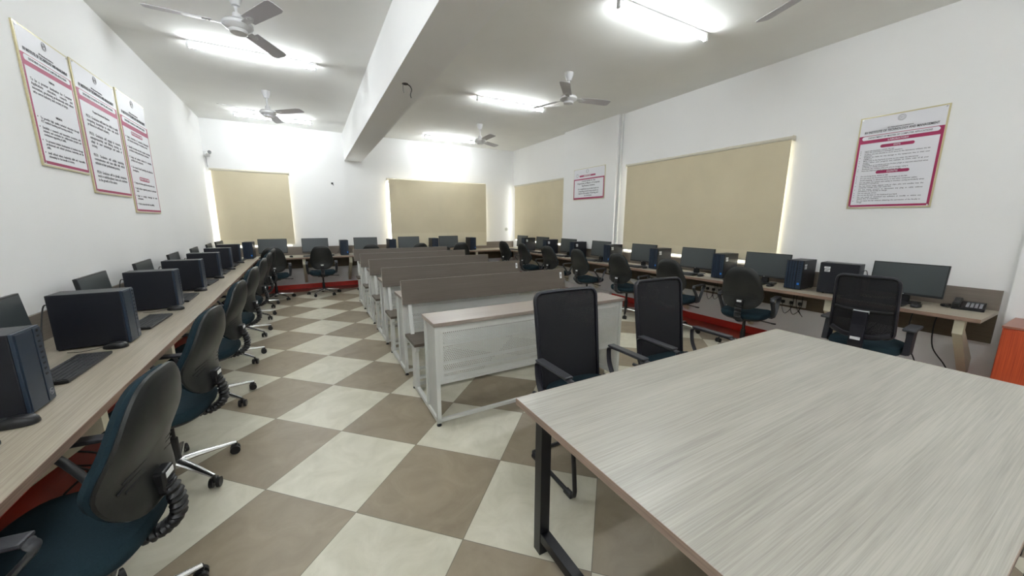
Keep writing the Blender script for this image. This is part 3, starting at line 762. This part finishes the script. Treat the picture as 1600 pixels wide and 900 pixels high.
# visitor chairs round the meeting table
def make_visitor():
    """cantilever frame, faces +y"""
    t = thing('visitor_chair', '', 'chair')
    r = .0125; hx = .285
    pts = []
    for s in (-1, 1):
        side = [(s * hx, -.19, r), (s * hx, .17, r), (s * hx, .205, .012), (s * hx, .228, .03), (s * hx, .232, .06), (s * hx, .21, .25), (s * hx, .19, .42), (s * hx, .17, .455), (s * hx, .12, .462), (s * hx, -.2, .44)]
        pts.append(side)
    path = list(reversed(pts[0])) [0:] + [(-hx + .012, -.215, r), (-hx + .05, -.22, r), (hx - .05, -.22, r), (hx - .012, -.215, r)] + pts[1]
    MB().sweep(path, r, n=10).build('tube_frame', M['blackmet'], t, True)
    for s in (-1, 1):
        for y in (.185, -.16): MB().box(s * hx - .017, s * hx + .017, y - .035, y + .03, 0, .02, .004).build('glide', M['plast'], t)
    MB().rings(seat_outline(.255, .24), [(.8, -.045), (.97, -.04), (1., -.02), (.97, .012), (.85, .025), (.4, .028)], lambda a, b, off: (a, b + .01, .46 + off)).build('seat', M['fabric'], t, True)
    BDv = lambda a, z, off=0.: (a, -.225 - .14 * (z - .5) + .35 * a * a - off, z)
    frame_and_mesh(t, .242, .42, 1.05, BDv, .015, taper=.06)
    MB().box(-.2, .2, -.24, -.2, .40, .44, .008).build('back_crossbar', M['meshframe'], t)
    for s in (-1, 1):
        X = s * .285
        o = MB(); o.sweep(smoothpath([(X, .17, .455), (X, .19, .55), (X, .175, .645), (X, .14, .664), (X, -.10, .664), (X, -.15, .655), (X, -.165, .63), (X, -.15, .54), (X, -.10, .452)]), .02, .009, n=8, side=(1, 0, 0))
        a = o.build('armrest', M['meshframe'], t, True)
        MB().box(X - .027, X + .027, -.15, .15, .668, .682, .006).build('arm_pad', M['arm'], a)
    return t
vc = Row(make_visitor())
GV = 'black mesh visitor chairs round the table'
vc.put((1.42, 1.56, 0), PI - R(1), 'black mesh visitor chair at the table, directly before the front bench', GV)
vc.put((2.31, 1.575, 0), PI - R(3), 'black mesh visitor chair at the table, right of the other one', GV)
vc.put((1.86, -.20, 0), R(2), 'black visitor chair on the near side of the table, only its arm in the corner', GV)

# ------------------------------------------------------------------ meeting table
t = thing('meeting_table', 'large grey oak meeting table with black square tube frame', 'table', (1.77, .645, 0))
hx, hy = 1.06, .595
MB().box(-hx, hx, -hy, hy, .722, .75).build('tabletop', M['table'], t)
o = MB(); e = .0015
o.box(-hx - e, -hx, -hy, hy, .7215, .7503).box(hx, hx + e, -hy, hy, .7215, .7503).box(-hx - e, hx + e, -hy - e, -hy, .7215, .7503).box(-hx - e, hx + e, hy, hy + e, .7215, .7503)
o.build('edge_band', M['edgey'], t)
for sx in (-1, 1):
    x = sx * (hx - .10)
    for sy in (-1, 1): MB().box(x - .025, x + .025, sy * (hy - .065) - .025, sy * (hy - .065) + .025, .0, .7214, .002).build('leg', M['blackmet'], t)
    MB().box(x - .022, x + .022, -hy + .09, hy - .09, .07, .115, .002).build('floor_rail', M['blackmet'], t)
    MB().box(x - .022, x + .022, -hy + .09, hy - .09, .68, .7215, .002).build('top_rail', M['blackmet'], t)
MB().box(-hx + .122, hx - .122, -.022, .022, .07, .115, .002).build('stretcher', M['blackmet'], t)

# ------------------------------------------------------------------ school bench desks
BW = 1.80
perf_front = perforated('perforated_white_front', rgb(206, 207, 203), 'XZ', (.06, .38), (BW - .06, .715))
perf_side = perforated('perforated_white_side', rgb(206, 207, 203), 'YZ', (.035, .08), (.235, .72), .0130, .0032)
def make_bench(label_no):
    """origin at the left front foot; people sit behind (+y side) facing -y"""
    t = thing('bench_desk', '', 'bench desk')
    MB().box(-.01, BW + .01, -.015, .30, .765, .793, .003).build('worktop', M['bench'], t)
    MB().box(.03, BW - .03, .012, .0135, .335, .763).build('modesty_panel', perf_front, t)
    o = MB(); o.box(.03, BW - .03, .008, .02, .325, .345).box(.03, BW - .03, .008, .02, .745, .765)
    o.build('panel_frame', M['white'], t)
    MB().box(.03, BW - .03, .05, .28, .60, .612).build('book_shelf', M['white'], t)
    for x in (0, BW):
        s = 1 if x == 0 else -1
        MB().box(x + s * .0145 - .0007, x + s * .0145 + .0007, .03, .265, .06, .765).build('side_panel', perf_side, t)
        o = MB(); o.box(min(x, x + s * .03), max(x, x + s * .03), 0, .035, .03, .765, .003).box(min(x, x + s * .03), max(x, x + s * .03), .255, .285, .05, .765, .003)
        o.build('leg', M['white'], t)
        o = MB(); o.box(min(x, x + s * .03), max(x, x + s * .03), .0, .745, .025, .06, .003); o.build('floor_rail', M['white'], t)
        o = MB(); o.prism([(.60, .05), (.715, .05), (.715, .36), (.73, .40), (.90, .405), (.90, .435), (.57, .435), (.57, .40), (.60, .38)], 'x', min(x, x + s * .03), max(x, x + s * .03))
        o.build('seat_support', M['white'], t)
        o = MB(); o.sweep([(x + s * .05, .86, .40), (x + s * .05, .885, .46), (x + s * .05, .985, .90)], .016, .016, rect=True, side=(1, 0, 0)); o.build('back_post', M['white'], t)
        for y in (.02, .725): MB().lathe([(.018, 0), (.018, .008), (.008, .012), (.008, .03)], 12, Matrix.Translation((x + s * .015, y, 0))).build('foot', M['plast'], t)
    MB().box(.03, BW - .03, .005, .03, .03, .055, .002).build('front_stretcher', M['white'], t)
    o = MB(); o.box(.03, BW - .03, .62, .645, .12, .145).box(.03, BW - .03, .69, .712, .03, .055).box(.03, BW - .03, .65, .68, .39, .42)
    o.build('rear_stretcher', M['white'], t)
    MB().box(-.012, BW + .012, .565, .91, .436, .462, .003).build('seat', M['brown'], t)
    T = Matrix.Translation((0, .915, .735)) @ Matrix.Rotation(R(-9), 4, 'X')
    bk = MB().box(-.02, BW + .02, -.009, .009, 0, .222, .002, T=T).build('backrest', M['brown'], t)
    MB().box(-.02, BW + .02, -.0094, .0094, .2215, .2228, T=T).box(-.0212, -.0198, -.0094, .0094, 0, .2228, T=T).build('edge_band', M['edgesheen'], bk)  # pale top and end edges: whitish reflected light put into the colour
    if label_no:
        lb = MB().box(BW - .045, BW - .018, -.0105, -.009, .115, .185, T=T).build('number_sticker', M['sticker'], t)
        MB().box(BW - .036, BW - .028, -.0112, -.0105, .135, .165, T=T).build('sticker_print', M['ink'], lb)
    return t
bn_l, bn = Row(make_bench(True)), Row(make_bench(False))
for k in range(5):
    (bn_l if k < 2 else bn).put((.70, 2.375 + 1.022 * k, 0), 0, ['white bench desk at the front of the rows, worktop fully visible', 'bench desk in the second row from the front', 'bench desk in the third row from the front', 'bench desk in the fourth row from the front', 'bench desk at the rear of the rows, nearest the back desk'][k], 'rows of bench desks')

# ------------------------------------------------------------------ red cabinet at the right edge
t = thing('cabinet', 'red stained wooden cabinet beyond the end of the right desk', 'cabinet', (4.56, .50, 0))
MB().box(0, .48, -.70, 0, .0, .705).build('body', M['redwood'], t)
MB().box(-.006, .48, -.706, .006, .705, .722, .002).build('top', M['redwoodtop'], t)
for k in (0, 1):
    d = MB().box(-.012, 0, -.69 + k * .345, -.35 + k * .345, .06, .695, .002).build('door', M['redwood'], t)
    MB().box(-.03, -.012, -.372 + k * .04, -.362 + k * .04, .40, .50, .003).build('handle', M['chrome'], d)

# ------------------------------------------------------------------ posters
INST = 'RV INSTITUTE OF TECHNOLOGY AND MANAGEMENT'
DEPT = 'DEPARTMENT OF MASTER OF COMPUTER APPLICATIONS'
def pill(o, x0, x1, z0, z1, y0, y1):
    r = (z1 - z0) / 2; P = [(x1 - r + r * math.cos(a), (z0 + z1) / 2 + r * math.sin(a)) for a in [-PI / 2 + PI * k / 10 for k in range(11)]]
    P += [(x0 + r + r * math.cos(a), (z0 + z1) / 2 + r * math.sin(a)) for a in [PI / 2 + PI * k / 10 for k in range(11)]]
    o.prism(P, 'y', y0, y1)
def poster(label, w, h, loc, rotz, body_top, heads, paras, dept_z=None):
    """local x across, z up, front faces -y"""
    t = thing('notice_poster', label, 'poster', loc, rotz)
    MB().box(0, w, -.010, 0, 0, h, .001).build('frame', M['gold'], t)
    b_ = .012
    MB().box(b_, w - b_, -.0115, -.010, b_, h - b_).build('sheet', M['paper'], t)
    o = MB(); m_ = .030
    o.box(b_, w - b_, -.0122, -.0115, b_ + .004, body_top); o.build('maroon_border', M['maroon'], t)
    o = MB(); o.box(m_, w - m_, -.0128, -.0122, m_ * 1.2, body_top - h * .085); pill(o, w * .06, w * .94, body_top - h * .048, body_top - h * .006, -.0128, -.0122)
    o.build('white_field', M['paper'], t)
    text('department_line', DEPT, h * .0245, (w / 2, -.0130, body_top - h * .027), M['text'], t, sx=.94 * w * .82 / (h * .0245 * 27.5))
    text('institute_line', INST, h * .034, (w / 2, -.0130, body_top + h * .032), M['text'], t, sx=w * .88 / (h * .034 * 25.6))
    text('parent_line', 'RV Educational Institutions', h * .018, (w / 2, -.0130, body_top + h * .060), M['text'], t)
    o = MB(); c = (w / 2, h - b_ - h * .042)
    for r_ in (h * .030, h * .021): o.sweep([(c[0] + r_ * math.cos(2 * PI * k / 24), -.0122, c[1] + r_ * math.sin(2 * PI * k / 24)) for k in range(24)], .0016, n=6, closed=True)
    em = o.build('emblem', M['grey'], t)
    text('emblem_letters', 'RV', h * .02, (c[0], -.0125, c[1]), M['grey'], t)
    for hz, hw_, s_ in heads:
        if hw_:
            o = MB(); pill(o, w / 2 - hw_ / 2, w / 2 + hw_ / 2, hz - h * .0165, hz + h * .0165, -.0134, -.0128); o.build('heading_pill', M['maroon'], t)
        text('heading', s_, h * .024, (w / 2, -.0137, hz), M['paper'] if hw_ else M['text'], t)
    for x, z, zb, wd, size, items, mk in paras:
        obs = [text('lettering', s_, size, (x, -.0130, z), M['text'], t, 'JUSTIFY', 1.0, wd) for s_ in items]
        hs = [-min(v.co.y for v in o_.data.vertices) + size * .15 for o_ in obs]
        gap = max(0., (z - zb - sum(hs)) / max(1, len(obs) - 1)) if len(obs) > 1 else 0
        for o_, h_ in zip(obs, hs):
            o_.location.z = z
            if mk: text('bullet', mk, size * 1.5, (x - .03, -.0130, z - size * .5), M['text'], t)
            z -= h_ + min(gap, size * 1.6)
    for x in (.022, w - .022):
        for z in (.022, h - .022): MB().cyl((x, -.016, z), (x, 0, z), .006, n=12).build('screw', M['chrome'], t, True)
    return t
RT = RR
PW, PH = .612, .905
dos = ['Leave the footwear outside the lab.', 'Obey the Instructors in emergency situation.', 'Students are not allowed to work alone in the laboratory without the lab instructor.', 'Students are liable for any damage to the equipment due to their own negligence.',
       'Make entry in the log book as soon as you enter the laboratory.', 'Always follow your progress and maintain an entire copy of all your activities.', 'Report fires or accidents and any broken plugs or exposed electrical wires to faculty in charge immediately.',
       'Shutdown the machine after you are no longer using it.', 'Place the chairs properly before leaving the lab.']
donts = ['Do not bring food, drinks to lab.', 'Do not carry any food and other beverages in the lab.', 'Avoid stepping on electrical wires or any other computer cables.', 'Do not open the system unit casing or monitor casing particularly when the power is turned on.',
         'Do not insert metal objects such as clips, pins and needles into the computer casings, they may cause fire.', 'Do not touch, connect or disconnect any plug or cable without permission of the faculty in charge.', 'Do not use pen drives.',
         'Do not hit the keys on the keyboard too hard.', 'Do not install or download any software or modify or delete any system files on computers.', 'Do not leave the lab without obtaining the permission of the faculty in charge.']
p = poster('white laboratory rules poster with maroon border on the right wall', PW, PH, (XR - .001, 1.737, 1.635), RT, PH * .80,
           [(PH * .672, .24, "DO'S"), (PH * .395, .24, "DON'TS")],
           [(.075, PH * .642, PH * .425, PW - .15, .0152, dos, '\u2022'), (.075, PH * .366, PH * .055, PW - .15, .0158, donts, '\u2022')])
text('laboratory_line', 'LABORATORY', PH * .025, (PW / 2, -.0126, PH * .733), M['paper'], p)
LRT = PI / 2 + LA
vis = ['To be a premier destination for Computer Applications education, research and innovation, producing professionals with values who serve industry and society at large.']
mis = ['To provide high quality technical education through ICT enabled teaching and learning methods.', 'Establish a research and innovation ecosystem with industry and academia for collaborative projects and continuous upgrading of skills.',
       'To promote holistic development of students through professional and ethical practices, leadership and life skills.', 'Instil ethical values, leadership skills and responsible citizenship for the benefit of society.']
y0, z0, w, h = 3.74, 1.853, .632, .885
poster('leftmost of the three white maroon-bordered posters on the left wall', w, h, LP(.001, y0, z0), LRT, h * .80,
       [(h * .675, 0, 'VISION'), (h * .405, 0, 'MISSION')], [(.06, h * .645, h * .44, w - .12, .0265, vis, None), (.08, h * .375, h * .06, w - .13, .0225, mis, '\u2022')])
y0, z0, w, h = 4.415, 1.715, .775, 1.037
peo = ['PEO1: Graduates will have the ability to apply computing knowledge to solve real world problems in software industry.', 'PEO2: Graduates will engage in research, entrepreneurship and lifelong learning to adapt to new technologies and needs of society.',
       'PEO3: Graduates will exhibit leadership, communication and team skills with ethical attitude in their professional practice.', 'PEO4: Graduates will be globally competent, work in multidisciplinary teams and contribute to the growth of the nation.']
poster('middle of the three white maroon-bordered posters on the left wall', w, h, LP(.001, y0, z0), LRT, h * .80,
       [(h * .665, 0, 'Program Educational Objectives')], [(.09, h * .625, h * .09, w - .16, .0325, peo, None)])
y0, z0, w, h = 5.245, 1.568, .775, 1.205
po = ['Apply knowledge of computing fundamentals and domain knowledge to computing models.', 'Identify, formulate and solve complex computing problems reaching substantiated conclusions.', 'Design and evaluate solutions for computing problems and components.', 'Use research based knowledge and methods for investigation.']
pso = ['Design and develop applications using modern tools.', 'Apply software engineering practices in professional work.', 'Adapt to emerging technologies for career development.', 'Work in teams with ethical responsibility.']
poster('rightmost of the three white maroon-bordered posters on the left wall', w, h, LP(.001, y0, z0), LRT, h * .80,
       [(h * .685, .32, 'PROGRAM OUTCOMES'), (h * .30, .30, 'SPECIFIC OUTCOMES')], [(.09, h * .650, h * .345, w - .16, .031, po, '\u2022'), (.09, h * .268, h * .06, w - .16, .028, pso, '\u2022')])
# small landscape poster on the pillar
w, h = .94, .622
t = thing('notice_poster', 'small landscape maroon-bordered poster on the pillar between two blinds', 'poster', (XR - .071, 6.345, 1.93), RT)
MB().box(0, w, -.010, 0, 0, h, .001).build('frame', M['gold'], t)
MB().box(.008, w - .008, -.0115, -.010, .008, h - .008).build('sheet', M['paper'], t)
MB().box(.01, w - .01, -.0121, -.0115, .012, h * .68).build('maroon_border', M['maroon'], t)
MB().box(.035, w - .035, -.0127, -.0121, .045, h * .68 - .024).build('white_field', M['paper'], t)
o = MB(); pill(o, w * .2, w * .72, h * .735, h * .79, -.0121, -.0115); o.build('heading_pill', M['maroon'], t)
o = MB()
for cx, cz, r_ in ((w * .46, h * .9, .032), (w * .13, h * .79, .032)):
    o.sweep([(cx + r_ * math.cos(2 * PI * k / 24), -.0122, cz + r_ * math.sin(2 * PI * k / 24)) for k in range(24)], .003, n=6, closed=True)
o.build('emblem', M['grey'], t)
text('heading', 'LABORATORY', .034, (w * .46, -.0126, h * .762), M['paper'], t)
for k, s_ in enumerate(['Central facility for the', 'Department of Master of Computer', 'Applications students']):
    text('lettering', s_, .046, (w / 2, -.0130, h * (.60 - .075 * k)), M['text'], t)
for k, s_ in enumerate(['It is established to provide hands on', 'computing practice and projects to', 'improve the quality of learning and', 'its outcomes']):
    text('lettering', s_, .043, (w / 2, -.0130, h * (.345 - .07 * k)), M['text'], t)
for x in (.02, w - .02):
    for z in (.02, h - .02): MB().cyl((x, -.016, z), (x, 0, z), .006, n=12).build('screw', M['chrome'], t, True)

# ------------------------------------------------------------------ small fixtures
t = thing('security_camera', 'white bullet security camera on the back wall in the left corner', 'camera', (-1.60, YB, 2.73))
MB().box(-.05, .05, -.03, 0, -.05, .05, .008).build('mount', M['cctv'], t)
MB().sweep([(0, -.03, 0), (.02, -.08, .0), (.05, -.12, .01)], .014, n=8).build('arm', M['cctv'], t, True)
o = MB(); o.cyl((.055, -.09, .015), (.085, -.24, .008), .033, n=20); o.build('body', M['cctv'], t, True)
MB().cyl((.085, -.24, .008), (.0855, -.243, .008), .029, n=20).build('lens', M['lens'], t, True)
MB().sweep([(-.02, -.006, -.04), (-.018, -.006, -.15), (-.012, -.006, -.24)], .005, n=6).build('cable', M['grey'], t, True)
t = thing('wall_hook', 'tiny black hook on the back wall left of the beam', 'hook', (.518, YB, 2.29))
MB().box(-.02, .02, -.006, 0, -.015, .025, .002).build('plate', M['plast'], t)
MB().sweep(smoothpath([(.005, -.005, .005), (.01, -.04, .0), (.015, -.05, -.025), (.018, -.035, -.035)]), .007, n=6).build('prong', M['plast'], t, True)
t = thing('round_wall_plate', 'small round grey plate on the back wall near the right corner', 'wall plate', (4.88, YB, 1.26))
MB().cyl((0, -.008, 0), (0, 0, 0), .05, n=24).build('disc', M['socket'], t, True)
MB().cyl((0, -.014, 0), (0, -.008, 0), .028, n=20).build('boss', M['silver'], t, True)
t = thing('hanging_wire', 'short dark wire dangling from a hole under the beam', 'wire', (.93, 3.83, 2.80))
MB().cyl((0, 0, -.004), (0, 0, 0), .03, n=14).build('hole_cover', M['groove'], t)
MB().sweep(smoothpath([(0, 0, 0), (.04, 0, -.01), (.055, -.02, -.05), (.04, -.03, -.10), (.045, -.03, -.13)]), .005, n=6).build('strand', M['shell'], t, True)
MB().sweep(smoothpath([(-.02, 0, 0), (-.022, 0, -.06), (-.015, 0, -.085)]), .003, n=6).build('strand', M['grey'], t, True)
o = MB(); o.box(XR - .035, XR, 5.06, 5.10, .925, HC, .003)
tag(o.build('cable_conduit', M['cctv']), 'white vertical cable conduit on the right wall beside the pillar', 'conduit')

# ------------------------------------------------------------------ daylight outside, camera, colour
wd = bpy.data.worlds.new('sky'); scene.world = wd; wd.use_nodes = True
bg = wd.node_tree.nodes['Background']; bg.inputs[0].default_value = (1., .97, .93, 1); bg.inputs[1].default_value = 2.2

cd = bpy.data.cameras.new('camera'); cam = bpy.data.objects.new('camera', cd); COL.objects.link(cam)
F, PITCH, YAW, ROLL = 562.94, R(10.5666), R(29.0018), R(.1763)
cd.sensor_width = 36.; cd.sensor_fit = 'HORIZONTAL'; cd.lens = F / 1600 * 36; cd.clip_start = .02
fw = Vector((math.sin(YAW) * math.cos(PITCH), math.cos(YAW) * math.cos(PITCH), -math.sin(PITCH)))
rt = Vector((math.cos(YAW), -math.sin(YAW), 0)); up = rt.cross(fw)
rt2 = rt * math.cos(ROLL) + up * math.sin(ROLL); up2 = -rt * math.sin(ROLL) + up * math.cos(ROLL)
cam.matrix_world = Matrix(((rt2.x, up2.x, -fw.x, 0), (rt2.y, up2.y, -fw.y, 0), (rt2.z, up2.z, -fw.z, 1.4954), (0, 0, 0, 1)))
scene.camera = cam
vs = scene.view_settings
vs.view_transform = 'Standard'; vs.look = 'None'; vs.gamma = 1; vs.use_curve_mapping = False; vs.exposure = 2.58
scene.cycles.max_bounces = 12; scene.cycles.diffuse_bounces = 8; scene.cycles.glossy_bounces = 3; scene.cycles.transparent_max_bounces = 16
scene.cycles.use_denoising = True; scene.cycles.sample_clamp_indirect = 6
